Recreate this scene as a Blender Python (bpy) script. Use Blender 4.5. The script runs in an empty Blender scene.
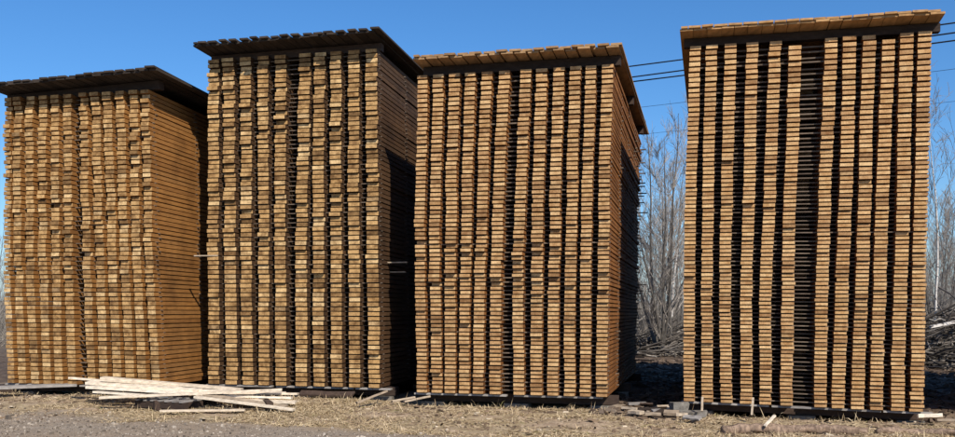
import bpy, math, random
import numpy as np
from mathutils import Vector, Matrix, noise

# ------------------------------------------------------------------ camera
scene = bpy.context.scene
C = scene.collection
R = math.radians
cam_d = bpy.data.cameras.new("camera")
cam_d.sensor_width = 36.0
cam_d.lens = 35.96
cam_d.shift_y = 0.0853
cam_d.clip_start = 0.05
cam_d.clip_end = 3000
cam = bpy.data.objects.new("camera", cam_d)
C.objects.link(cam)
cam.location = (0, 0, 1.7)
cam.rotation_euler = (R(90), 0, 0)
scene.camera = cam

# ------------------------------------------------------------------ sky, sun, exposure
SUN_AZ = R(23)      # to the right of straight behind the camera
SUN_EL = R(40)
world = bpy.data.worlds.new("World")
scene.world = world
world.use_nodes = True
wn = world.node_tree
wn.nodes.clear()
sky = wn.nodes.new('ShaderNodeTexSky')
sky.sky_type = 'NISHITA'
sky.sun_disc = False
sky.sun_elevation = SUN_EL
sky.sun_rotation = math.pi - SUN_AZ
sky.altitude = 100
sky.air_density = 1.0
sky.dust_density = 0.7
sky.ozone_density = 9.0
bgn = wn.nodes.new('ShaderNodeBackground')
bgn.inputs['Strength'].default_value = 0.13
wo = wn.nodes.new('ShaderNodeOutputWorld')
hs = wn.nodes.new('ShaderNodeHueSaturation')
hs.inputs['Saturation'].default_value = 1.12
hs.inputs['Value'].default_value = 0.97
wn.links.new(sky.outputs[0], hs.inputs['Color'])
wn.links.new(hs.outputs[0], bgn.inputs['Color'])
wn.links.new(bgn.outputs[0], wo.inputs['Surface'])

sun_d = bpy.data.lights.new("sun", 'SUN')
sun_d.energy = 5.0
sun_d.angle = R(0.5)
sun_d.color = (1.0, 0.92, 0.80)
sun = bpy.data.objects.new("sun", sun_d)
C.objects.link(sun)
sdir = Vector((math.sin(SUN_AZ) * math.cos(SUN_EL), -math.cos(SUN_AZ) * math.cos(SUN_EL), math.sin(SUN_EL)))
sun.rotation_euler = sdir.to_track_quat('Z', 'Y').to_euler()
sun.location = (10, -20, 30)

scene.view_settings.view_transform = 'Standard'
scene.view_settings.look = 'None'
scene.view_settings.exposure = 0.15
scene.view_settings.gamma = 1.0

rnd = random.Random(11)
nrg = np.random.default_rng(5)


# ------------------------------------------------------------------ material helpers
class NT:
    def __init__(self, name):
        self.m = bpy.data.materials.new(name)
        self.m.use_nodes = True
        self.t = self.m.node_tree
        self.t.nodes.clear()
        self.out = self.n('ShaderNodeOutputMaterial')
        self.b = self.n('ShaderNodeBsdfPrincipled')
        self.b.inputs['Specular IOR Level'].default_value = 0.25
        self.l(self.b.outputs[0], self.out.inputs['Surface'])

    def n(self, t, **k):
        x = self.t.nodes.new(t)
        for a, v in k.items():
            setattr(x, a, v)
        return x

    def l(self, a, b):
        self.t.links.new(a, b)

    def pos(self):
        return self.n('ShaderNodeNewGeometry').outputs['Position']

    def noise(self, vec, scale, detail=3, rough=0.55, w=None):
        x = self.n('ShaderNodeTexNoise')
        if w is not None:
            x.noise_dimensions = '4D'
            self.l(w, x.inputs['W'])
        x.inputs['Scale'].default_value = scale
        x.inputs['Detail'].default_value = detail
        x.inputs['Roughness'].default_value = rough
        if vec is not None:
            self.l(vec, x.inputs['Vector'])
        return x.outputs['Fac']

    def map(self, vec, scale):
        x = self.n('ShaderNodeMapping')
        x.inputs['Scale'].default_value = scale
        self.l(vec, x.inputs['Vector'])
        return x.outputs[0]

    def ramp(self, fac, stops, interp='LINEAR'):
        x = self.n('ShaderNodeValToRGB')
        x.color_ramp.interpolation = interp
        e = x.color_ramp.elements
        while len(e) > 1:
            e.remove(e[-1])
        e[0].position = stops[0][0]
        e[0].color = (*stops[0][1], 1)
        for p, c in stops[1:]:
            k = e.new(p)
            k.color = (*c, 1)
        self.l(fac, x.inputs['Fac'])
        return x.outputs['Color']

    def math(self, op, a, b=None, c=None):
        x = self.n('ShaderNodeMath', operation=op)
        for i, v in enumerate((a, b, c)):
            if v is None:
                continue
            if isinstance(v, (int, float)):
                x.inputs[i].default_value = v
            else:
                self.l(v, x.inputs[i])
        return x.outputs[0]

    def mix(self, fac, a, b, mode='MIX'):
        x = self.n('ShaderNodeMix', data_type='RGBA', blend_type=mode)
        if isinstance(fac, (int, float)):
            x.inputs['Factor'].default_value = fac
        else:
            self.l(fac, x.inputs['Factor'])
        for k, v in (('A', a), ('B', b)):
            s = [i for i in x.inputs if i.name == k and i.type == 'RGBA'][0]
            if isinstance(v, tuple):
                s.default_value = (*v, 1)
            else:
                self.l(v, s)
        return [o for o in x.outputs if o.type == 'RGBA'][0]

    def rand(self):
        a = self.n('ShaderNodeObjectInfo').outputs['Random']
        b = self.n('ShaderNodeNewGeometry').outputs['Random Per Island']
        return self.math('FRACT', self.math('ADD', a, b))

    def bump(self, h, strength, dist):
        x = self.n('ShaderNodeBump')
        x.inputs['Strength'].default_value = strength
        x.inputs['Distance'].default_value = dist
        self.l(h, x.inputs['Height'])
        self.l(x.outputs[0], self.b.inputs['Normal'])

    def done(self, col, rough=0.8):
        if isinstance(col, tuple):
            self.b.inputs['Base Color'].default_value = (*col, 1)
        else:
            self.l(col, self.b.inputs['Base Color'])
        if isinstance(rough, (int, float)):
            self.b.inputs['Roughness'].default_value = rough
        else:
            self.l(rough, self.b.inputs['Roughness'])
        return self.m


def scale_col(c, k):
    return tuple(v * k for v in c)


def mat_end(name, stops, blotch):
    """sawn board ends: a colour of its own for each board, knots, weather stains and painted-in shadow patches"""
    t = NT(name)
    r = t.rand()
    base = t.ramp(r, stops)
    p = t.pos()
    w = t.math('MULTIPLY', r, 37.0)
    n1 = t.noise(p, 9.0, 3, 0.6, w)
    st = t.ramp(n1, [(0.40, (1, 1, 1)), (0.66, (blotch, blotch * 0.86, blotch * 0.72))])  # blotches are stains and also paint in dark shadow patches on the ends
    col = t.mix(1.0, base, st, 'MULTIPLY')
    n2 = t.noise(p, 70.0, 2, 0.6, w)
    fine = t.ramp(n2, [(0.3, (0.62, 0.59, 0.56)), (0.62, (1.15, 1.15, 1.15))])
    col = t.mix(0.8, col, fine, 'MULTIPLY')
    t.bump(n2, 0.5, 0.004)
    return t.done(col, 0.85)


def mat_side(name, stops):
    t = NT(name)
    r = t.rand()
    base = t.ramp(r, stops)
    p = t.pos()
    w = t.math('MULTIPLY', r, 23.0)
    g = t.noise(t.map(p, (6, 1.2, 22)), 3.0, 4, 0.6, w)
    col = t.mix(0.8, base, t.ramp(g, [(0.32, (0.62, 0.56, 0.5)), (0.6, (1.08, 1.05, 1.0))]), 'MULTIPLY')
    st = t.noise(t.map(p, (1.5, 0.8, 0.7)), 1.6, 4, 0.65)
    col = t.mix(0.7, col, t.ramp(st, [(0.34, (0.50, 0.47, 0.46)), (0.58, (1.12, 1.10, 1.08))]), 'MULTIPLY')
    t.bump(g, 0.3, 0.003)
    return t.done(col, 0.8)


TAN = [(0.0, (0.20, 0.125, 0.062)), (0.14, (0.34, 0.22, 0.115)), (0.45, (0.50, 0.345, 0.19)), (0.75, (0.45, 0.295, 0.15)),
       (0.88, (0.62, 0.46, 0.28)), (0.95, (0.66, 0.51, 0.33)), (1.0, (0.30, 0.21, 0.13))]
PINK = [(0.0, (0.27, 0.16, 0.085)), (0.16, (0.42, 0.265, 0.15)), (0.5, (0.54, 0.36, 0.21)), (0.75, (0.47, 0.305, 0.165)),
        (0.9, (0.62, 0.44, 0.27)), (1.0, (0.36, 0.24, 0.14))]
ORANGE = [(0.0, (0.25, 0.125, 0.045)), (0.5, (0.33, 0.17, 0.06)), (1.0, (0.28, 0.15, 0.06))]
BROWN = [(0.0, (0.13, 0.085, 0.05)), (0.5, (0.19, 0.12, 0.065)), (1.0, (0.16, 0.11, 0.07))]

def tint(stops, k):
    return [(p, tuple(a * b for a, b in zip(c, k))) for p, c in stops]


TAN = tint(TAN, (1.04, 0.94, 0.72))
PINK = tint(PINK, (1.03, 0.97, 0.78))
ORANGE3 = tint(ORANGE, (0.84, 0.70, 0.58))
ORANGE = tint(ORANGE, (0.96, 0.88, 0.70))
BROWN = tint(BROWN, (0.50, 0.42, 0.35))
END1 = mat_end("aged_pine_ends", TAN, 0.40)
END3 = mat_end("pine_ends", PINK, 0.60)
END4 = mat_end("fresh_pine_ends", PINK, 0.72)
SIDE1 = mat_side("orange_pine_faces", ORANGE)
SIDE3 = mat_side("reddish_pine_faces", ORANGE3)
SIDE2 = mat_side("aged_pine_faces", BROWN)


def mat_grey_wood(name, a, b, k=1.0):
    t = NT(name)
    r = t.rand()
    p = t.pos()
    w = t.math('MULTIPLY', r, 19.0)
    g = t.noise(t.map(p, (5, 1.5, 14)), 2.5, 4, 0.65, w)
    base = t.mix(r, a, b)
    col = t.mix(0.85, base, t.ramp(g, [(0.3, (0.5, 0.48, 0.46)), (0.65, (1.15, 1.12, 1.1))]), 'MULTIPLY')
    t.bump(g, 0.4, 0.006)
    return t.done(col, 0.9)


ROOF_DARK = mat_grey_wood("weathered_dark_boards", (0.030, 0.023, 0.019), (0.062, 0.048, 0.038))
ROOF_TAN = mat_grey_wood("roof_boards_orange", (0.36, 0.205, 0.085), (0.47, 0.28, 0.125))
ROOF_TAN2 = mat_grey_wood("roof_boards_brown", (0.26, 0.155, 0.075), (0.40, 0.255, 0.13))
STICKER = mat_grey_wood("grey_laths", (0.09, 0.068, 0.052), (0.18, 0.14, 0.105))
BEAM = mat_grey_wood("old_beam_wood", (0.035, 0.025, 0.02), (0.075, 0.05, 0.038))
PALE = mat_grey_wood("pale_sawn_boards", (0.64, 0.54, 0.41), (0.78, 0.70, 0.57))
GREYPLANK = mat_grey_wood("silver_grey_planks", (0.22, 0.205, 0.19), (0.36, 0.34, 0.315))
SCRAP = mat_grey_wood("scrap_wood", (0.30, 0.235, 0.17), (0.52, 0.43, 0.32))


def mat_concrete():
    t = NT("foundation_concrete")
    p = t.pos()
    n = t.noise(p, 14, 5, 0.65)
    t.bump(n, 0.6, 0.02)
    return t.done(t.ramp(n, [(0.3, (0.09, 0.08, 0.068)), (0.7, (0.26, 0.235, 0.20))]), 0.95)


CONC = mat_concrete()


def mat_bark(name, a, b):
    t = NT(name)
    p = t.pos()
    n = t.noise(t.map(p, (9, 9, 2.5)), 3.0, 4, 0.65)
    t.bump(n, 0.6, 0.02)
    return t.done(t.ramp(n, [(0.35, a), (0.65, b)]), 0.92)


BARK = mat_bark("grey_bark", (0.045, 0.04, 0.035), (0.14, 0.125, 0.11))
LOGBARK = mat_bark("reddish_log_bark", (0.11, 0.075, 0.055), (0.34, 0.24, 0.17))
TWIG = mat_bark("twigs", (0.17, 0.15, 0.13), (0.36, 0.32, 0.28))


def mat_birch():
    t = NT("birch_bark")
    p = t.pos()
    n = t.noise(t.map(p, (3, 3, 9)), 2.2, 3, 0.6)
    return t.done(t.ramp(n, [(0.46, (0.62, 0.58, 0.53)), (0.56, (0.55, 0.51, 0.47)), (0.63, (0.07, 0.06, 0.055))]), 0.8)


BIRCH = mat_birch()


def mat_ground():
    t = NT("ground_straw_gravel")
    p = t.pos()
    sx = t.n('ShaderNodeSeparateXYZ')
    t.l(p, sx.inputs[0])
    X, Y = sx.outputs['X'], sx.outputs['Y']
    big = t.noise(p, 0.9, 4, 0.6)
    mid = t.noise(p, 5.0, 5, 0.65)
    fin = t.noise(p, 38.0, 4, 0.7)
    straw = t.ramp(mid, [(0.28, (0.16, 0.11, 0.065)), (0.46, (0.33, 0.25, 0.15)), (0.62, (0.45, 0.36, 0.225)), (0.75, (0.30, 0.22, 0.13))])
    straw = t.mix(0.75, straw, t.ramp(fin, [(0.3, (0.45, 0.42, 0.40)), (0.62, (1.2, 1.2, 1.18))]), 'MULTIPLY')
    soil = t.ramp(t.noise(p, 11.0, 5, 0.7), [(0.3, (0.20, 0.135, 0.085)), (0.7, (0.54, 0.415, 0.285))])
    soilm = t.ramp(t.math('ADD', big, t.math('MULTIPLY', t.math('SUBTRACT', mid, 0.5), 0.5)), [(0.47, (0, 0, 0)), (0.58, (1, 1, 1))])
    col = t.mix(soilm, straw, soil)
    # gravel road crossing the near left
    d = t.math('SUBTRACT', t.math('SUBTRACT', 11.75, t.math('MULTIPLY', X, 0.384)), Y)
    d = t.math('ADD', d, t.math('MULTIPLY', t.math('SUBTRACT', big, 0.5), 1.6))
    rm = t.ramp(t.math('ADD', t.math('MULTIPLY', d, 1.1), 0.5), [(0.2, (0, 0, 0)), (0.8, (1, 1, 1))])
    grav = t.ramp(t.noise(p, 26.0, 5, 0.75), [(0.3, (0.13, 0.10, 0.076)), (0.5, (0.28, 0.23, 0.175)), (0.72, (0.50, 0.42, 0.335))])
    grav = t.mix(t.ramp(t.noise(t.map(p, (0.5, 2.2, 1)), 1.3, 3, 0.6), [(0.38, (0, 0, 0)), (0.58, (0.85, 0.85, 0.85))]), grav, t.mix(fin, (0.14, 0.10, 0.07), (0.42, 0.33, 0.235)))
    col = t.mix(rm, col, grav)
    # bark mould and dark earth behind the stacks
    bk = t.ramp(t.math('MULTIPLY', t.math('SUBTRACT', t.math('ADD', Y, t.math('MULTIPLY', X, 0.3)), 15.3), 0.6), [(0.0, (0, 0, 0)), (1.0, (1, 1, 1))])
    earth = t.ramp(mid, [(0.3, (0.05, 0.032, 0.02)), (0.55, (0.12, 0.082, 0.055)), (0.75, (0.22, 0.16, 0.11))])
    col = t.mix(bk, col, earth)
    far = t.ramp(t.math('MULTIPLY', t.math('SUBTRACT', Y, 26.0), 0.05), [(0.0, (0, 0, 0)), (1.0, (1, 1, 1))])
    col = t.mix(far, col, t.ramp(big, [(0.3, (0.15, 0.125, 0.09)), (0.7, (0.30, 0.255, 0.18))]))
    t.bump(t.math('ADD', fin, t.math('MULTIPLY', mid, 2.0)), 0.7, 0.03)
    return t.done(col, 0.95)


GROUND = mat_ground()


def mat_ramp_island(name, stops, rough=0.9):
    t = NT(name)
    return t.done(t.ramp(t.rand(), stops), rough)


STRAW = mat_ramp_island("dry_straw", [(0.0, (0.24, 0.165, 0.09)), (0.35, (0.43, 0.325, 0.19)), (0.7, (0.64, 0.51, 0.325)), (0.93, (0.33, 0.24, 0.14)), (1.0, (0.20, 0.19, 0.06))])
CHIPS = mat_ramp_island("bark_chips", [(0.0, (0.06, 0.04, 0.026)), (0.55, (0.19, 0.13, 0.085)), (0.88, (0.34, 0.26, 0.175)), (1.0, (0.56, 0.47, 0.35))])
STONES = mat_ramp_island("gravel_stones", [(0.0, (0.08, 0.064, 0.05)), (0.6, (0.22, 0.18, 0.14)), (1.0, (0.44, 0.38, 0.31))])
LITTER = mat_ramp_island("dark_bark_litter", [(0.0, (0.03, 0.02, 0.014)), (0.6, (0.085, 0.058, 0.04)), (0.93, (0.15, 0.11, 0.08)), (1.0, (0.30, 0.24, 0.18))])
WIRE = NT("black_cable").done((0.012, 0.012, 0.014), 0.6)


# ------------------------------------------------------------------ object helpers
def mesh_np(name, verts, faces, mats, midx=None, smooth=False):
    me = bpy.data.meshes.new(name)
    me.from_pydata([tuple(v) for v in verts], [], [tuple(f) for f in faces])
    for m in mats:
        me.materials.append(m)
    if midx is not None:
        me.polygons.foreach_set('material_index', midx)
    if smooth:
        me.polygons.foreach_set('use_smooth', [True] * len(me.polygons))
    me.update()
    return me


def link(name, data, parent=None, M=None):
    o = bpy.data.objects.new(name, data)
    C.objects.link(o)
    if parent is not None:
        o.parent = parent
    if M is not None:
        o.matrix_local = M
    return o


def tag(o, label=None, cat=None, group=None, kind=None):
    if label:
        o['label'] = label
    if cat:
        o['category'] = cat
    if group:
        o['group'] = group
    if kind:
        o['kind'] = kind
    return o


def plank_geo(seed, segs=3, bow=0.0, wob=0.0):
    """unit plank: x -0.5..0.5, y 0..1, z 0..1, end faces in slot 1"""
    q = random.Random(seed)
    V, F, I = [], [], []
    for k in range(segs + 1):
        y = k / segs
        dx = q.uniform(-wob, wob) if 0 < k < segs else 0
        dz = bow * math.sin(math.pi * y) + (q.uniform(-wob, wob) * 0.5 if 0 < k < segs else 0)
        for x, z in ((-.5, 0), (.5, 0), (.5, 1), (-.5, 1)):
            V.append((x + dx, y, z + dz))
    for k in range(segs):
        a, b = 4 * k, 4 * k + 4
        for i in range(4):
            j = (i + 1) % 4
            F.append((a + i, b + i, b + j, a + j))
            I.append(0)
    F.append((0, 1, 2, 3)); I.append(1)
    e = 4 * segs
    F.append((e + 3, e + 2, e + 1, e)); I.append(1)
    return V, F, I


def plank_meshes(name, n, mats, **k):
    out = []
    for i in range(n):
        V, F, I = plank_geo(i + 1, **k)
        out.append(mesh_np(name, V, F, mats, I))
    return out


def TRS(loc, rx=0, ry=0, rz=0, sc=(1, 1, 1)):
    return Matrix.Translation(loc) @ Matrix.Rotation(rz, 4, 'Z') @ Matrix.Rotation(rx, 4, 'X') @ Matrix.Rotation(ry, 4, 'Y') @ Matrix.Diagonal((*sc, 1))


class Join:
    """many pieces in one mesh"""
    def __init__(self):
        self.V, self.F, self.I = [], [], []
        self.n = 0

    def add(self, geo, M):
        V, F, I = geo
        A = np.array(V, dtype=float)
        m = np.array(M)
        self.V.append(A @ m[:3, :3].T + m[:3, 3])
        o = self.n
        self.F += [tuple(i + o for i in f) for f in F]
        self.I += I
        self.n += len(V)

    def build(self, name, mats, parent=None):
        me = mesh_np(name, np.concatenate(self.V), self.F, mats, self.I)
        return link(name, me, parent)


def tube(path, radii, sides):
    """open tube around a path; returns V, F"""
    V, F = [], []
    for i, p in enumerate(path):
        a = path[max(i - 1, 0)]
        b = path[min(i + 1, len(path) - 1)]
        d = (b - a).normalized()
        u = d.cross(Vector((0.31, 0.87, 0.39))).normalized()
        v = d.cross(u)
        for k in range(sides):
            t = 2 * math.pi * k / sides
            V.append(p + (u * math.cos(t) + v * math.sin(t)) * radii[i])
    for i in range(len(path) - 1):
        for k in range(sides):
            j = (k + 1) % sides
            F.append((i * sides + k, i * sides + j, (i + 1) * sides + j, (i + 1) * sides + k))
    F.append(tuple(range(sides))[::-1])
    F.append(tuple((len(path) - 1) * sides + k for k in range(sides)))
    return V, F


# ------------------------------------------------------------------ ground
FRONT_X = [-40, -12, -8.36, -5.5, -4.7, -1.6, -0.97, 1.98, 3.12, 6.3, 9.5, 40]
FRONT_Y = [24, 17.8, 16.9, 16.2, 16.5, 15.8, 15.13, 14.4, 14.3, 13.5, 12.6, 6.0]


def sst(a, b, x):
    t = min(1, max(0, (x - a) / (b - a)))
    return t * t * (3 - 2 * t)


def front_y(x):
    return float(np.interp(x, FRONT_X, FRONT_Y))


def gz(x, y):
    w = front_y(x) - y
    h = 0.05 * sst(-0.05, 0.30, w) * (1 - sst(1.2, 2.8, w)) * (1 - 0.9 * sst(1.6, 2.8, x))
    h -= 0.10 * sst(2.5, 3.0, x) * (1 - sst(6.6, 7.2, x)) * sst(-4.0, -1.0, w) * (1 - sst(0.12, 0.45, w))
    n = noise.noise((x * 0.8, y * 0.8, 1.3)) * 0.03 + noise.noise((x * 3.1, y * 3.1, 4.0)) * 0.018 + noise.noise((x * 8, y * 8, 9.0)) * 0.014
    k = 1 - sst(30, 60, math.hypot(x, y))
    back = sst(24, 34, y) * 0.25 * (0.5 + noise.noise((x * 0.2, y * 0.2, 7.7))) * (1 - sst(60, 120, y))
    return h + n * k + back


def axis(lo, hi, fine_lo, fine_hi, step, grow):
    a = list(np.arange(fine_lo, fine_hi + 1e-6, step))
    s, v = step, a[-1]
    while v < hi:
        s *= grow
        v += s
        a.append(min(v, hi))
    s, v = step, a[0]
    while v > lo:
        s *= grow
        v -= s
        a.insert(0, max(v, lo))
    return a


gx = axis(-900, 900, -9.5, 9.5, 0.07, 1.16)
gy = axis(-30, 1500, 10.5, 17.5, 0.07, 1.12)
GV = [(x, y, gz(x, y)) for y in gy for x in gx]
nx = len(gx)
GF = [(j * nx + i, j * nx + i + 1, (j + 1) * nx + i + 1, (j + 1) * nx + i) for j in range(len(gy) - 1) for i in range(nx - 1)]
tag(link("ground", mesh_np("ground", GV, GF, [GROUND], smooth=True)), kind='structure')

# ------------------------------------------------------------------ lumber stacks
TH = R(14)
PL = [plank_geo(i + 1, segs=3, bow=0.0, wob=0.05) for i in range(10)]
BOX = plank_geo(1, segs=1)


def unit_box_mesh(name, mats):
    V, F, I = BOX
    return mesh_np(name, V, F, mats, I)


COLS1 = [(0.109, 0.038, 0.044, 0.155), (0.354, 0.251, 0.238, 0.179), (0.607, 0.499, 0.51, 0.185), (0.862, 0.765, 0.763, 0.185),
         (1.1, 1.024, 1.007, 0.183), (1.363, 1.276, 1.264, 0.191), (1.749, 1.639, 1.574, 0.18), (1.991, 1.892, 1.811, 0.189),
         (2.255, 2.143, 2.05, 0.192), (2.508, 2.377, 2.302, 0.19), (2.74, 2.619, 2.556, 0.183), (2.998, 2.86, 2.778, 0.175)]
COLS2 = [(0.123, 0.112, 0.117, 0.227), (0.459, 0.426, 0.405, 0.237), (0.762, 0.737, 0.724, 0.223), (1.074, 1.064, 1.041, 0.215),
         (1.393, 1.377, 1.377, 0.221), (1.773, 1.766, 1.83, 0.226), (2.092, 2.074, 2.102, 0.221), (2.416, 2.39, 2.397, 0.216),
         (2.734, 2.713, 2.699, 0.214), (3.078, 3.04, 3.018, 0.22)]
COLS3 = [(0.094, 0.065, 0.108, 0.163), (0.341, 0.305, 0.358, 0.17), (0.558, 0.562, 0.622, 0.175), (0.782, 0.812, 0.875, 0.166),
         (1.006, 1.056, 1.15, 0.167), (1.275, 1.316, 1.433, 0.175), (1.658, 1.661, 1.778, 0.167), (1.934, 1.95, 2.018, 0.176),
         (2.192, 2.214, 2.282, 0.167), (2.442, 2.468, 2.536, 0.167), (2.684, 2.701, 2.775, 0.161), (2.939, 2.962, 3.018, 0.168)]
COLS4 = [(0.066, 0.071, 0.139, 0.15), (0.304, 0.308, 0.373, 0.152), (0.562, 0.556, 0.629, 0.154), (0.822, 0.845, 0.912, 0.155),
         (1.072, 1.105, 1.215, 0.156), (1.355, 1.388, 1.47, 0.161), (1.787, 1.831, 1.929, 0.158), (2.012, 2.085, 2.165, 0.166),
         (2.257, 2.332, 2.403, 0.162), (2.492, 2.556, 2.642, 0.16), (2.754, 2.813, 2.87, 0.165), (2.988, 3.035, 3.09, 0.165)]


def quad3(b, m, t, f):
    # smooth curve through bottom, middle, top
    return b * (1 - f) * (1 - 2 * f) + 4 * m * f * (1 - f) + t * f * (2 * f - 1)


def make_stack(label, origin, cols, rows, zb, zt, pitch, ends, sides, djit, roof, seed, skip=(), tilt=R(3.0),
               length=5.5, zb_right=0.0, detail=True, stick_out=0.05, jitmid=0.0, wfac=1.0, extra=(), thick=0.69, calm=1.0):
    q = random.Random(seed)
    root = link("lumber_stack", None)
    root.empty_display_size = 0.3
    root.location = (origin[0], origin[1], 0)
    root.rotation_euler = (0, 0, -TH)
    tag(root, label, "lumber stack", "tall stacks of boards drying in the yard")
    mats = [sides, ends]
    meshes = [mesh_np("board", V, F, mats, I) for V, F, I in PL] if detail else None
    p = [pitch(i / rows) for i in range(rows)]
    k = (zt - zb) / sum(p)
    p = [v * k for v in p]
    zrow = [zb + sum(p[:i]) for i in range(rows)]
    W = cols[-1][0] + cols[-1][3]
    c, s = math.cos(TH), math.sin(TH)
    boards = []
    wob = [(q.uniform(0, 6), q.uniform(0, 6)) for _ in cols]
    for ci, col in enumerate(cols):
        miss = dict(skip).get(ci, 0)
        run = 0.0
        for ri in range(rows - miss):
            f = ri / (rows - 1)
            run = run * 0.85 + q.gauss(0, 0.0022)
            u = quad3(col[0], col[1], col[2], f) + run + q.gauss(0, 0.003) + 0.004 * math.sin(f * 11 + wob[ci][0])
            w = col[3] * wfac * q.uniform(0.97, 1.03) * (1.0 if q.random() > 0.06 else q.uniform(0.86, 1.1))
            t = p[ri] * thick * q.uniform(0.94, 1.05)
            jm = djit * (calm + (1 - calm) * sst(0.22, 0.40, f)) + jitmid * math.exp(-((f - 0.42) / 0.10) ** 2)
            d = q.gauss(0, jm) * 0.8
            if q.random() < 0.06:
                d += q.choice((-1, 1, 1)) * jm * 1.6
            z = zrow[ri] + zb_right * (u / W) * (1 - f)
            L = length + q.uniform(-0.12, 0.12)
            yaw = q.gauss(0, R(0.25)) if ci not in (0, len(cols) - 1) else q.gauss(0, R(0.12))
            M = TRS((u, d, z), rx=-tilt * f, ry=q.gauss(0, R(0.35)), rz=yaw, sc=(w, L, t))
            wx = origin[0] + u * c
            wy = origin[1] - u * s
            area = w * t / (wx * wx + wy * wy)
            if ci == len(cols) - 1:
                area *= 3
            boards.append((area, M, q.randrange(len(PL))))
    boards.sort(key=lambda b: -b[0])
    J = Join()
    nind = 300 if detail else 0
    for i, (a, M, v) in enumerate(boards):
        if i < nind:
            link("board", meshes[v], root, M)
        else:
            J.add(PL[v], M)
    # filler boards added deep between the columns to block light and keep gaps dark
    for ci in range(len(cols) - 1):
        A, B = cols[ci], cols[ci + 1]
        for ri in range(rows):
            f = ri / (rows - 1)
            ua = quad3(A[0], A[1], A[2], f) + A[3] / 2
            ub = quad3(B[0], B[1], B[2], f) - B[3] / 2
            g = ub - ua
            if g < 0.045:
                continue
            d0 = q.uniform(0.9, 2.4) if g < 0.15 else q.uniform(1.2, 2.0)
            J.add(PL[q.randrange(10)], TRS(((ua + ub) / 2, d0, zrow[ri] - d0 * math.sin(tilt * f) + zb_right * (ua / W) * (1 - f)), rx=-tilt * f,
                                           sc=(g * 0.82, length - d0 - 0.1, p[ri] * 0.68)))
    o = J.build("boards", mats, root)
    tag(o, kind='stuff')
    # laths between the layers
    smesh = unit_box_mesh("lath", [STICKER, STICKER])
    S = Join()
    for ri in range(1, rows):
        f = ri / (rows - 1)
        th = p[ri - 1] * (0.96 - thick)
        u0 = quad3(cols[0][0], cols[0][1], cols[0][2], f) - cols[0][3] / 2
        u1 = quad3(cols[-1][0], cols[-1][1], cols[-1][2], f) + cols[-1][3] / 2
        for di, dep in enumerate((0.16, 1.5, 2.8, 4.1, 5.25)):
            dd = dep + q.uniform(-0.05, 0.05)
            so = stick_out * (0.08, 0.3, 0.4, 0.6, 1.1)[di]
            ext0 = abs(q.gauss(0, so))
            ext1 = abs(q.gauss(0, so))
            if di == 4 and q.random() < 0.05:
                ext1 += q.uniform(0.1, 0.25)
            z = zrow[ri] - th * 1.02 - dd * math.sin(tilt * f) + zb_right * (u0 / W) * (1 - f)
            LL = u1 - u0 + ext0 + ext1
            # the lath's length runs along the stack's width
            M = TRS((u0 - ext0, dd, z), rz=R(-90) + q.gauss(0, R(0.3)), rx=math.atan2(zb_right * (1 - f), W), sc=(0.045, LL, th))
            if di == 0 and detail:
                link("lath", smesh, root, M)
            else:
                S.add(BOX, M)
    tag(S.build("laths", [STICKER, STICKER], root), kind='stuff')
    pmesh = unit_box_mesh("lath", [SCRAP, SCRAP])
    for (uu, dd, zz, LL) in extra:
        link("lath", pmesh, root, TRS((uu, dd, zz), rz=R(-90) + q.gauss(0, R(2)), sc=(0.04, LL, 0.02)))
    # foundation: beams on concrete blocks
    bm = unit_box_mesh("foundation_beam", [BEAM, BEAM])
    cm = unit_box_mesh("foundation_block", [CONC, CONC])
    slope = math.atan2(zb_right, W)
    for dep in (0.42, 2.75, 5.0):
        M = TRS((-0.06, dep, zb - 0.16), rz=R(-90), rx=slope, sc=(0.16, W + 0.1, 0.14))
        link("foundation_beam", bm, root, M)
        for fu in (0.06, 0.5, 0.94):
            hb = zb - 0.17 + zb_right * fu
            link("foundation_block", cm, root, TRS((fu * W, dep - 0.16, -0.12), rz=q.uniform(-0.1, 0.1), sc=(0.38, 0.32, 0.12 + hb)))
    pm = unit_box_mesh("base_plank", [GREYPLANK, GREYPLANK])
    x = -0.05
    while x < W - 0.2:
        L = min(q.uniform(0.9, 1.6), W + 0.05 - x)
        link("base_plank", pm, root, TRS((x, 0.10 + q.uniform(-0.02, 0.03), zb - 0.040 + zb_right * x / W), rz=R(-90) + q.gauss(0, R(0.5)), rx=slope, sc=(0.11, L, 0.026)))
        x += L + q.uniform(0.02, 0.12)
    # roof of loose boards on cross beams
    if roof:
        rf = link("roof", None, root)
        rf.empty_display_size = 0.2
        zr = roof['z']
        ov = roof['over']
        rt = roof['tilt']
        u0, u1 = roof['u0'], roof['u1']
        bm2 = unit_box_mesh("roof_beam", [roof['beam'], roof['beam']])
        hb = roof.get('bh', 0.12)
        for dep in (0.22, 2.6, 4.9):
            zz = zr - (dep + ov) * math.tan(rt) - hb - 0.008 + roof.get('roll', 0) * (u0 + .05)
            link("roof_beam", bm2, rf, TRS((u0 + 0.05, dep, zz), rz=R(-90), rx=math.atan(roof.get('roll', 0)), sc=(0.14, u1 - u0 + roof.get('beam_out', -0.05), hb)))
        lm = [mesh_np("roof_board", V, F, [roof['mat'], roof['mat']], I) for V, F, I in PL[:5]]
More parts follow.
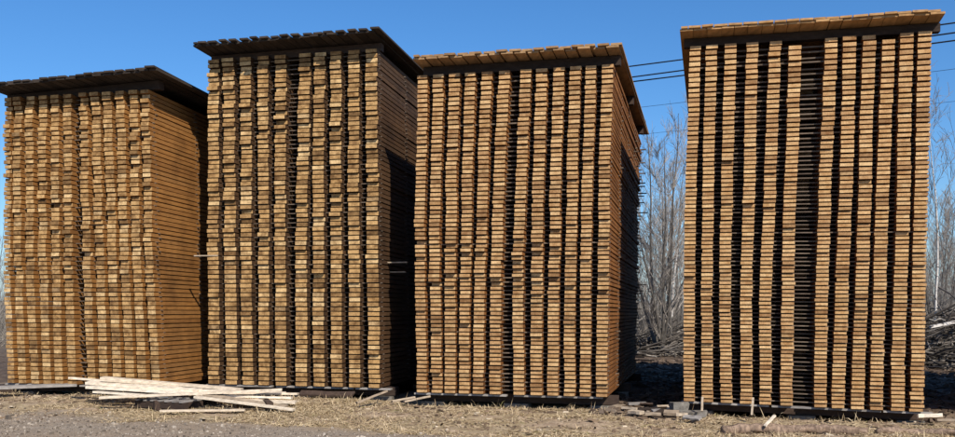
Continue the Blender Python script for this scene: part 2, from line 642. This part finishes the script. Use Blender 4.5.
        for layer in (0, 1):
            u = u0 + (0.0 if layer == 0 else 0.02)
            while u < u1 - 0.06:
                w = q.uniform(*roof['w'])
                if layer and u < u0 + 0.05:
                    w *= 0.5
                gap = roof['gap'][layer] * q.uniform(0.5, 1.4)
                d0 = -ov + q.gauss(0, roof['jit']) - (0.0 if layer == 0 else roof.get('top_out', 0.03))
                L = length + 0.45 + q.uniform(-0.1, 0.15)
                zz = zr + layer * 0.034 - (d0 + ov) * math.tan(rt) + 0.002 + roof.get('roll', 0) * (u + w / 2)
                link("roof_board", lm[q.randrange(5)], rf, TRS((u + w / 2, d0, zz), rx=-rt, ry=q.gauss(0, R(0.8)), rz=q.gauss(0, R(0.35)), sc=(w, L, 0.030)))
                u += w + gap
    return root


RT = R(3.0)
make_stack("leftmost stack of aged boards with dark roof and orange right side", (-8.36, 16.9), COLS1, 65, 0.23, 5.30,
           lambda f: 4.4 + 0.2 * f, END1, SIDE1, 0.020,
           dict(z=5.40, roll=.034, over=0.32, tilt=RT, u0=-0.14, u1=3.14, mat=ROOF_DARK, beam=BEAM, beam_out=-.22, w=(0.13, 0.19), gap=(0.01, 0.03), jit=0.025, bh=.15), 21, stick_out=0.04, wfac=0.86, thick=0.78, calm=0.3)
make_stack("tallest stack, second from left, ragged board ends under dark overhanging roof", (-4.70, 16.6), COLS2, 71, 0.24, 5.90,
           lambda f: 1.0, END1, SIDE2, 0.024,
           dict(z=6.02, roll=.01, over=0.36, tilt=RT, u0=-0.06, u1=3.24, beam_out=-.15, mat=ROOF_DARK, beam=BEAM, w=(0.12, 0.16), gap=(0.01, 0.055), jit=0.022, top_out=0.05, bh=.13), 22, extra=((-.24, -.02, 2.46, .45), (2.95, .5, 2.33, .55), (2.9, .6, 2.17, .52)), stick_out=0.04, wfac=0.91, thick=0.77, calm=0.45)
make_stack("third stack from left with lath ends sticking out behind and brown board roof", (-0.97, 15.13), COLS3, 74, 0.235, 5.28,
           lambda f: 4.15 + 0.7 * f * f, END3, SIDE3, 0.014,
           dict(z=5.45, over=0.22, tilt=RT, u0=0.02, u1=3.20, mat=ROOF_TAN2, beam=BEAM, w=(0.15, 0.19), gap=(0.03, 0.03), jit=0.02, bh=.14), 23, stick_out=0.07, jitmid=0.03)
make_stack("rightmost stack with wide dark gaps between columns and light orange roof boards", (3.12, 14.36),
           [tuple(v * 1.08 for v in c) for c in COLS4], 84, 0.18, 5.545,
           lambda f: 4.0 + 1.8 * f ** 4, END4, SIDE3, 0.014,
           dict(z=5.695, over=0.19, tilt=RT, u0=-0.065, u1=3.46, mat=ROOF_TAN, beam=BEAM, w=(0.16, 0.21), gap=(0.008, 0.012), jit=0.018, beam_out=0.06, bh=.12), 24,
           skip=((5, 1), (9, 1)), zb_right=-0.076, stick_out=0.04)
# the next stack of the row stands outside the picture; its shadow reaches into it
make_stack("stack of boards standing right of the light roofed stack, outside the picture", (7.95, 12.7), COLS4, 70, 0.25, 5.2,
           lambda f: 1.0, END4, SIDE1, 0.012,
           dict(z=5.34, over=0.2, tilt=RT, u0=-0.06, u1=3.24, mat=ROOF_TAN, beam=BEAM, w=(0.15, 0.19), gap=(0.012, 0.03), jit=0.012), 25, detail=False)


# ------------------------------------------------------------------ loose boards in front
def at(px, py, z):
    """point of height z seen at a pixel of the photograph"""
    Y = 954 * (1.7 - z) / (py - 300.0)
    return Vector(((px - 477.5) / 954 * Y, Y, z))


def loose(name, a, b, w, t, mat, roll=0.0, wob=0.05, seed=1):
    """a plank from a to b (centre line of its underside)"""
    V, F, I = plank_geo(seed, segs=4, wob=wob)
    d = b - a
    L = d.length
    rz = math.atan2(-d.x, d.y)
    rx = math.asin(d.z / L)
    me = mesh_np(name, [(v[0] * w, v[1] * L, v[2] * t) for v in V], F, [mat, mat], I)
    o = link(name, me)
    o.matrix_local = TRS(a, rx=rx, ry=roll, rz=rz)
    return o


def at2(px, py, Y):
    """point at distance Y seen at a pixel of the photograph"""
    return Vector(((px - 477.5) / 954 * Y, Y, 1.7 - (py - 300.0) * Y / 954))


HEAP = [  # left end, right end (where they show and how far off), width, thickness
    ((70, 379, 15.5), (180, 388, 15.4), .13, .03, "thin pale board at back of heap, its left end free in the air"),
    ((102, 379, 15.2), (242, 391, 15.1), .16, .035, "topmost pale board of heap, sloping down from upper left"),
    ((88, 384, 15.2), (200, 392, 14.9), .17, .04, "pale board at left end of heap, under the topmost board"),
    ((88, 388.5, 15.0), (215, 396, 14.8), .17, .04, "pale board in the middle of the left end of heap"),
    ((95, 393, 14.8), (170, 398, 14.6), .15, .03, "pale board with dark shadow at left foot of heap"),
    ((100, 399, 14.45), (282, 391, 14.7), .11, .035, "pale board lying across the heap, rising to the right"),
    ((195, 398, 14.4), (294, 411, 14.05), .09, .03, "narrow pale board reaching lowest at right front of heap"),
    ((205, 396, 14.6), (286, 408, 14.3), .16, .03, "brownish board under the crossing board at right of heap"),
    ((225, 394, 14.9), (298, 395, 14.9), .18, .03, "pale wide board at upper right end of heap"),
    ((228, 397, 14.75), (292, 399, 14.75), .18, .03, "pale wide board at middle right end of heap"),
    ((232, 401, 14.6), (296, 403.5, 14.6), .18, .03, "pale wide board low at right end of heap"),
    ((150, 390, 14.95), (285, 394.5, 14.9), .16, .03, "pale board in the middle of heap, nearly level"),
]
for i, (a, b, w, t, lab) in enumerate(HEAP):
    mt = PALE if i != 7 else SCRAP
    o = loose("loose_board", at2(*a), at2(*b), w, t, mt, roll=rnd.gauss(0, R(3)), seed=i + 3)
    tag(o, lab, "board", "loose pale boards heaped before the left stacks")
for a, b, lab in (((150, 392, 15.0), (158, 400, 14.4), "short dark bearer under the left half of the heap"),
                  ((262, 396, 15.1), (270, 408, 14.2), "short dark bearer under the right half of the heap")):
    A, B = at2(*a), at2(*b)
    A.z = B.z = 0.03
    tag(loose("bearer_timber", A, B, .10, .14, BEAM, seed=33), lab, "timber")
tag(loose("loose_board", at(160, 412, .06), at(245, 411, .06), .09, .025, PALE, seed=40), "single thin pale board lying flat before the dark pallet", "board")

# dark slatted pallet under the heap
pr = link("pallet", None)
pc = at(176, 408, 0.03)
pr.location = (pc.x, pc.y, 0.06)
pr.rotation_euler = (0, 0, R(-24))
tag(pr, "dark weathered slatted pallet lying before the heap of pale boards", "pallet")
sl = unit_box_mesh("slat", [GREYPLANK, GREYPLANK])
for k in range(7):
    link("slat", sl, pr, TRS((-0.42 + k * 0.14, -0.38, 0.10), rz=rnd.gauss(0, R(0.8)), sc=(0.055, 0.8, 0.022)))
bl = unit_box_mesh("bearer", [BEAM, BEAM])
for k in range(3):
    link("bearer", bl, pr, TRS((-0.48, -0.32 + k * 0.33, 0.0), rz=R(-90), sc=(0.09, 0.96, 0.098)))

# grey plank bridge on dark timbers at the left edge
a, b = at(-14, 389.5, .20), at(76, 386.0, .20)
gp = loose("weathered_plank", a, b, 0.30, 0.04, GREYPLANK, seed=51, wob=0.02)
tag(gp, "grey weathered plank lying on dark timber at the left edge", "plank")
gt = loose("dark_timber", at(-12, 395.5, .02) , at(58, 390, .02), 0.20, 0.175, BEAM, seed=52, wob=0.02)
tag(gt, "dark square timber carrying the grey plank at the left edge", "timber")

# leaning and fallen sticks, small wood waste along the stack feet
def scrap(px, py, z, L, w, t, ang, mat, lab, name="wood_scrap", tilt=0.0, group=None):
    p = at(px, py, z)
    d = Vector((math.cos(ang) * math.cos(tilt), math.sin(ang) * math.cos(tilt), math.sin(tilt))) * L
    o = loose(name, p, p + d, w, t, mat, roll=rnd.gauss(0, R(10)), seed=rnd.randrange(60, 900), wob=0.12)
    return tag(o, lab, "wood scrap", group)


scrap(357, 404, .10, .55, .07, .03, R(35), SCRAP, "pale stick leaning up beside the foot of the second stack", tilt=R(16))
scrap(392, 402.5, .09, .40, .06, .03, R(30), SCRAP, "short pale scrap, left of two before the gap right of second stack", tilt=R(6))
scrap(404, 403, .09, .45, .07, .03, R(28), SCRAP, "short pale scrap, right of two before the gap right of second stack", tilt=R(8))
scrap(300, 394, .12, .95, .16, .03, R(-12), BEAM, "brown plank lying along the foot of the second stack")
scrap(765, 427, .10, .22, .035, .02, R(30), PALE, "small bright split stick standing on the log", tilt=R(35))
scrap(702, 412, .13, .30, .03, .02, R(75), SCRAP, "thin stick at left foot of the rightmost stack", tilt=R(35))
scrap(752, 416, .12, .33, .025, .02, R(70), SCRAP, "thin stick leaning in the dark gap under the rightmost stack", tilt=R(40))
scrap(918, 418.5, .10, .30, .12, .05, R(-15), PALE, "bright offcut at the right foot of the rightmost stack", tilt=R(4))
scrap(937, 421, .08, .28, .06, .03, R(-20), SCRAP, "thin pale offcut right of the bright offcut")
for i, (px, py) in enumerate([(612, 408), (622, 409), (630, 413), (637, 410), (645, 415), (652, 412), (656, 408), (664, 414), (668, 410), (676, 416), (640, 405), (628, 405), (672, 406), (684, 418), (692, 419)]):
    scrap(px, py, .07, rnd.uniform(.16, .34), rnd.uniform(.05, .11), rnd.uniform(.025, .045), rnd.uniform(-0.9, 1.0), rnd.choice((SCRAP, GREYPLANK, BEAM)),
          "split wood offcut on the ground between third and rightmost stacks", group="offcuts between the right stacks")

# concrete lumps by the corner of the right stack
def lump(name, p, sz, seed, mat, lab, cat):
    q = random.Random(seed)
    V = [(x * sz[0] * q.uniform(.36, .52), y * sz[1] * q.uniform(.36, .52), (z + 1) * .5 * sz[2] * q.uniform(.85, 1.1))
         for z in (-1, 1) for x, y in ((-1, -1), (0, -1.15), (1, -1), (1.1, 0), (1, 1), (0, 1.1), (-1, 1), (-1.1, 0))]
    F = [(i, (i + 1) % 8, 8 + (i + 1) % 8, 8 + i) for i in range(8)] + [tuple(range(8))[::-1], tuple(range(8, 16))]
    o = link(name, mesh_np(name, V, F, [mat]))
    o.location = p
    o.rotation_euler = (0, 0, q.uniform(-.3, .3))
    return tag(o, lab, cat)


lump("concrete_block", at(679, 413, .05), (.26, .24, .15), 3, CONC, "grey concrete block under the left corner of the rightmost stack", "block")
lump("concrete_block", at(692, 416, .03), (.40, .28, .07), 4, CONC, "flat broken concrete slab before the left corner of the rightmost stack", "block")

# half sunk log before the rightmost stack
def make_log(a, b, r, lab, seed, mat=LOGBARK):
    q = random.Random(seed)
    n, sd = 26, 12
    path = [a.lerp(b, i / (n - 1)) + Vector((0, .05 * math.sin(i * .23 + seed) + q.gauss(0, .008), .012 * math.sin(i * .5 + seed) + q.gauss(0, .004))) for i in range(n)]
    V, F = tube(path, [r * q.uniform(.92, 1.06) * (1 - .25 * i / len(path)) for i in range(len(path))], sd)
    V = [v + Vector((q.gauss(0, .008), q.gauss(0, .009), q.gauss(0, .009))) for v in V]
    o = link("log", mesh_np("log", V, F, [mat], smooth=True))
    return tag(o, lab, "log")


make_log(at(722, 429, .055), at(866, 431, .05), .07, "reddish brown log lying before the rightmost stack", 5)
make_log(at(876, 432, .035), at(985, 434, .035), .05, "thinner reddish log at the lower right edge of the picture", 6)

# ------------------------------------------------------------------ overhead cables
def cable(a, b, k0, k1, r, lab):
    d = b - a
    path = []
    for i in range(41):
        k = k0 + (k1 - k0) * i / 40
        p = a + d * k
        p.z += 0.012 * (k - 0.5) ** 2 * 4 - 0.012
        path.append(p)
    V, F = tube(path, [r] * len(path), 6)
    tag(link("overhead_cable", mesh_np("overhead_cable", V, F, [WIRE], smooth=True)), lab, "cable", "overhead cables behind the right stacks")


cable(Vector((4.75, 29.8, 9.0)), Vector((12.58, 25.1, 9.0)), -3.2, 6, .020, "highest overhead cable behind the rightmost stack")
cable(Vector((4.81, 29.5, 8.6)), Vector((12.33, 24.6, 8.6)), -3.2, 6, .020, "upper one of the close pair of overhead cables")
cable(Vector((4.83, 29.6, 8.48)), Vector((12.48, 24.9, 8.48)), -3.2, 6, .020, "lower one of the close pair of overhead cables")
cable(Vector((5.6, 31.0, 8.0)), Vector((13.0, 26.0, 8.0)), -3.2, 6, .006, "thin wire below the pair of thick cables")
cable(Vector((5.7, 31.5, 7.2)), Vector((13.2, 26.4, 7.2)), -3.2, 6, .005, "lowest thin wire low in the sky right of the stacks")


# ------------------------------------------------------------------ bare trees
def rdir(q, base, spread):
    v = Vector((q.gauss(0, 1), q.gauss(0, 1), q.gauss(0, 1))).normalized()
    return (base + v * spread).normalized()


def grow_tree(seed, H, r0, stems, birch):
    q = random.Random(seed)
    TV, TF, KV, KF = [], [], [], []

    def put(V, F, path, rad, sides):
        a, f = tube(path, rad, sides)
        o = len(V)
        V += a
        F += [tuple(i + o for i in x) for x in f]

    def walk(p, d, L, n, curl, up):
        path = [p.copy()]
        for _ in range(n):
            d = rdir(q, d + Vector((0, 0, up)), curl)
            p = p + d * (L / n)
            path.append(p.copy())
        return path

    for sidx in range(stems):
        lean = Vector((q.gauss(0, .22), q.gauss(0, .22), 1)).normalized() if stems > 1 else Vector((q.gauss(0, .04), q.gauss(0, .04), 1))
        h = H * (q.uniform(.6, 1) if sidx else 1)
        tr = walk(Vector((q.gauss(0, .12) * (stems > 1), q.gauss(0, .12) * (stems > 1), -0.3)), lean, h, 12, .07, .10)
        rr = [r0 * (1 - .9 * i / 12) for i in range(13)]
        put(TV, TF, tr, rr, 6)
        nl = int((26 if stems == 1 else 13) * (h / H))
        for _ in range(nl):
            f = q.uniform(.22, .97) if birch else q.uniform(.15, .95)
            i = min(int(f * 12), 11)
            p = tr[i].lerp(tr[i + 1], f * 12 - i)
            az = q.uniform(0, 6.28)
            d = Vector((math.cos(az), math.sin(az), q.uniform(.6, 1.5))).normalized()
            L = h * (.10 + .30 * (1 - f)) * q.uniform(.6, 1.2)
            br = walk(p, d, L, 5, .16, .12)
            rb = max(.006, rr[i] * .42)
            put(KV, KF, br, [rb * (1 - .8 * k / 5) for k in range(6)], 4)
            for _ in range(7):
                g = q.uniform(.2, 1.0)
                k = min(int(g * 5), 4)
                p2 = br[k].lerp(br[k + 1], g * 5 - k)
                d2 = rdir(q, (br[k + 1] - br[k]).normalized() + Vector((0, 0, .25)), .7)
                tw = walk(p2, d2, L * q.uniform(.25, .55), 3, .18, .10 if not birch else -.02)
                put(KV, KF, tw, [.006, .0055, .005, .0035], 3)
                for _ in range(4):
                    k2 = q.randrange(3)
                    p3 = tw[k2].lerp(tw[k2 + 1], q.random())
                    tt = walk(p3, rdir(q, (tw[k2 + 1] - tw[k2]).normalized() + Vector((0, 0, .15)), .6), L * q.uniform(.12, .3), 2, .2, .05 if not birch else -.08)
                    put(KV, KF, tt, [.0042, .004, .003], 3)
    return (mesh_np("trunk", TV, TF, [BIRCH if birch else BARK], smooth=True), mesh_np("crown", KV, KF, [TWIG]))


PROTO = {
    'birch_a': grow_tree(1, 8.5, .036, 1, True),
    'birch_b': grow_tree(2, 8.0, .055, 1, True),
    'tree_a': grow_tree(3, 8.0, .075, 1, False),
    'willow_a': grow_tree(4, 7.0, .055, 6, False),
    'willow_b': grow_tree(5, 5.5, .040, 7, False),
    'tree_b': grow_tree(6, 8.8, .07, 2, False),
}


def plant(kind, x, y, sc, rz, name, lab, group=None):
    tm, cm = PROTO[kind]
    o = link(name, None)
    o.location = (x, y, gz(x, y))
    o.rotation_euler = (0, 0, rz)
    o.scale = (sc, sc, sc)
    link("trunk", tm, o)
    link("crown", cm, o)
    return tag(o, lab, "tree", group)


plant('willow_a', 5.45, 28.5, 1.05, .4, "willow_tree", "many stemmed bare willow with dark trunks between third and rightmost stacks")
plant('tree_a', 6.35, 31.5, 1.0, 1.0, "bare_tree", "straight dark stemmed bare tree close left of the rightmost stack")
plant('birch_a', 12.6, 26.2, 1.0, 2.0, "birch_tree", "slim birch with white trunk right of the rightmost stack")
for k, x, y, s, nm, lab in [
        ('birch_b', 7.6, 38, 1.0, "birch_tree", "slender bare birch in the middle of the thicket between the right stacks"),
        ('willow_b', 6.3, 34, 1.0, "willow_tree", "low bushy bare willow just behind the many stemmed one between the right stacks"),
        ('tree_a', 8.6, 41, 1.0, "bare_tree", "bare tree rising close beside the left edge of the rightmost stack"),
        ('birch_a', 8.2, 46, 1.15, "birch_tree", "tall thin birch nearest the lath ends of the third stack"),
        ('willow_b', 9.9, 47, 1.2, "willow_tree", "farthest bushy willow, hazy behind the left edge of the rightmost stack"),
        ('tree_b', 16.4, 33.5, .75, "bare_tree", "twin stemmed bare tree at the right edge of the picture"),
        ('willow_b', 14.6, 30.5, .9, "willow_tree", "bushy bare willow nearest the brushwood heap at the right"),
        ('birch_b', 20.6, 43, .85, "birch_tree", "far slender birch seen beside the right edge of the rightmost stack"),
        ('tree_a', 23.5, 48, .9, "bare_tree", "farthest single stemmed bare tree at the right edge"),
        ('willow_b', 17.2, 35.5, 1.1, "willow_tree", "bushy bare willow behind the white trunked birch at the right"),
        ('willow_a', -22.0, 44, .8, "willow_tree", "bare willow showing past the left edge of the leftmost stack")]:
    plant(k, x, y, s, rnd.uniform(0, 6.28), nm, lab, "bare trees behind the stacks")

# ------------------------------------------------------------------ scrub, brushwood, far wood
def sticks(name, n, fn, sides, mat):
    V, F = [], []
    for _ in range(n):
        path, rad = fn()
        a, f = tube(path, rad, sides)
        o = len(V)
        V += a
        F += [tuple(i + o for i in x) for x in f]
    return link(name, mesh_np(name, V, F, [mat]))


q = random.Random(77)


def scrub_stem(s0, s1, y0, y1, h0, h1):
    def f():
        y = q.uniform(y0, y1)
        x = y * q.uniform(s0, s1)
        p = Vector((x, y, gz(x, y) - .05))
        d = Vector((q.gauss(0, .45), q.gauss(0, .45), 1)).normalized()
        h = q.uniform(h0, h1)
        path = [p]
        for _ in range(4):
            d = rdir(q, d, .22)
            p = p + d * (h / 4)
            path.append(p)
        r = q.uniform(.006, .016)
        return path, [r, r * .9, r * .75, r * .6, r * .35]
    return f


SCRUB = mat_ramp_island("scrub_stems", [(0.0, (0.09, 0.075, 0.06)), (0.5, (0.19, 0.16, 0.13)), (1.0, (0.34, 0.30, 0.24))])
BRASH = mat_ramp_island("brash_sticks", [(0.0, (0.04, 0.033, 0.028)), (0.5, (0.10, 0.085, 0.072)), (0.85, (0.18, 0.158, 0.135)), (1.0, (0.42, 0.38, 0.33))])
tag(sticks("scrub", 2200, scrub_stem(.13, .26, 29, 60, .4, 1.5), 3, SCRUB), "tangle of grey brush stems between third and rightmost stacks", "scrub", kind='stuff')
tag(sticks("scrub", 2200, scrub_stem(.44, .62, 30, 62, .5, 1.8), 3, SCRUB), "tangle of grey brush stems right of the rightmost stack", "scrub", kind='stuff')
tag(sticks("scrub", 1200, scrub_stem(-.60, -.47, 32, 62, .5, 1.6), 3, SCRUB), "low brush behind the left edge of the leftmost stack", "scrub", kind='stuff')


def brash_piece(cx, cy, rx, ry, h):
    def f():
        a, rr = q.uniform(0, 6.28), math.sqrt(q.random())
        x, y = cx + rx * rr * math.cos(a), cy + ry * rr * math.sin(a)
        z = gz(x, y) + h * (1 - rr ** 1.5) * q.uniform(.1, 1.05) + .04
        az = q.gauss(0.1, 1.0)
        d = Vector((math.cos(az), math.sin(az), q.gauss(0, .28))).normalized()
        L = q.uniform(.4, 2.0)
        r = q.choice((.008, .012, .02, .03)) * q.uniform(.7, 1.2)
        p = Vector((x, y, z))
        m = p + d * L * .5 + Vector((0, 0, q.gauss(0, .04)))
        return [p, m, p + d * L], [r, r * .9, r * .7]
    return f


tag(sticks("brushwood_heap", 800, brash_piece(6.2, 29.5, 2.6, 2.0, .6), 5, BRASH), "low heap of grey sticks before the thicket between the right stacks", "brushwood", kind='stuff')
tag(sticks("brushwood_heap", 3800, brash_piece(13.6, 25.5, 3.6, 3.0, 1.55), 5, BRASH), "grey heap of felled branches right of the rightmost stack", "brushwood", kind='stuff')
fp = loose("fallen_pole", Vector((11.2, 23.6, 1.0)), Vector((13.6, 24.6, 1.35)), .07, .06, BIRCH, seed=9)
tag(fp, "pale fallen birch pole on the brushwood heap at the right", "pole")


def far_stem():
    y = q.uniform(75, 150)
    x = y * q.uniform(-.75, .85)
    p = Vector((x, y, -.2))
    h = q.uniform(1.5, 4.0) * y / 100
    d = Vector((q.gauss(0, .06), q.gauss(0, .06), 1))
    r = q.uniform(.02, .07)
    return [p, p + d * h * .5, p + d * h + Vector((q.gauss(0, .3), 0, 0))], [r, r * .7, r * .2]


tag(sticks("far_wood", 3000, far_stem, 3, SCRUB), "grey leafless wood in the far distance", "wood", kind='stuff')

# ------------------------------------------------------------------ straw, chips and gravel
def scatter_straw(n):
    V, F = [], []
    q = random.Random(3)
    k = 0
    while k < n:
        x = q.uniform(-9.2, 7.6)
        w = q.uniform(-0.15, 3.2) if q.random() < .8 else q.uniform(-.2, .4)
        y = front_y(x) - w
        if y < 10.8:
            continue
        road = (11.75 - .384 * x) - y + noise.noise((x * .9, y * .9, 2)) * .5
        dens = .42 + 1.5 * noise.noise((x * 1.1, y * 1.8, 5.5)) + .5 * noise.noise((x * 4, y * 5, 8.5))
        if road > 0:
            dens *= max(0.04, 1 - road * 2.2)
        if x < -5.0:
            dens *= .55
        if x > 2.9 and w < .25:
            dens *= .35
        if q.random() > dens:
            continue
        k += 1
        z = gz(x, y)
        az = q.uniform(0, 6.28)
        up = abs(q.gauss(0, .20)) + .04
        if q.random() < .045:
            up = q.uniform(.7, 2.5)
        L = q.uniform(.035, .12) if q.random() < .94 else q.uniform(.13, .26)
        d = Vector((math.cos(az), math.sin(az), up)).normalized()
        sd = Vector((-math.sin(az), math.cos(az), q.gauss(0, .4))).normalized() * q.uniform(.002, .0048)
        p = Vector((x, y, z))
        m = p + d * L * .55
        e = p + d * L + Vector((0, 0, -.35 * L * q.random()))
        o = len(V)
        V += [p - sd, p + sd, m + sd, m - sd, e]
        F += [(o, o + 1, o + 2, o + 3), (o + 3, o + 2, o + 4)]
    return link("straw", mesh_np("straw", V, F, [STRAW]))


tag(scatter_straw(90000), "matted dry straw grass along the foot of the stacks", "grass", kind='stuff')


def scatter_bits(name, n, mat, region, size, flat, seed):
    q = random.Random(seed)
    V, F = [], []
    k = 0
    while k < n:
        x, y = region(q)
        if x is None:
            continue
        k += 1
        s = size * math.exp(q.gauss(0, .5))
        z = gz(x, y)
        az = q.uniform(0, 3.14)
        ca, sa = math.cos(az), math.sin(az)
        lx, ly, lz = s * q.uniform(.8, 2.2 if flat else 1.3), s * q.uniform(.4, .9), s * (q.uniform(.12, .4) if flat else q.uniform(.5, .9))
        o = len(V)
        tl = q.gauss(0, .25)
        for zz in (-.4, 1):
            for xx, yy in ((-1, -1), (1, -.8), (.9, 1), (-1.1, .8)):
                sh = 1 if zz < 0 else .7
                a, b = xx * lx * .5 * sh * q.uniform(.8, 1.2), yy * ly * .5 * sh * q.uniform(.8, 1.2)
                V.append((x + a * ca - b * sa, y + a * sa + b * ca, z + zz * lz * .7 + a * tl))
        F += [(o + 4, o + 5, o + 6, o + 7)] + [(o + i, o + (i + 1) % 4, o + 4 + (i + 1) % 4, o + 4 + i) for i in range(4)]
    return link(name, mesh_np(name, V, F, [mat]))


def reg_chips(q):
    x = q.uniform(-9, 7.5)
    y = front_y(x) - q.uniform(-.4, 3.0)
    if y < 10.8 or noise.noise((x * 1.1, y * 1.6, 3.3)) < q.uniform(-.6, .3):
        return None, None
    return x, y


def reg_road(q):
    x = q.uniform(-9, 1.5)
    y = q.uniform(10.6, 15.5)
    if y > 11.75 - .384 * x + q.gauss(0, .35) - .1:
        return None, None
    return x, y


tag(scatter_bits("wood_chips", 5500, CHIPS, reg_chips, .030, True, 8), "bark and wood chips strewn before the stacks", "wood chips", kind='stuff')
tag(scatter_bits("gravel", 7000, STONES, reg_road, .015, False, 9), "grey gravel stones of the dirt road", "gravel", kind='stuff')


def reg_litter(q):
    y = q.uniform(13.6, 27)
    x = y * q.uniform(.12, .24) if q.random() < .6 else y * q.uniform(.455, .56)
    return x, y


tag(scatter_bits("bark_litter", 5000, LITTER, reg_litter, .07, True, 10), "dark bark and broken slabs littering the shaded ground behind the right stacks", "bark litter", kind='stuff')
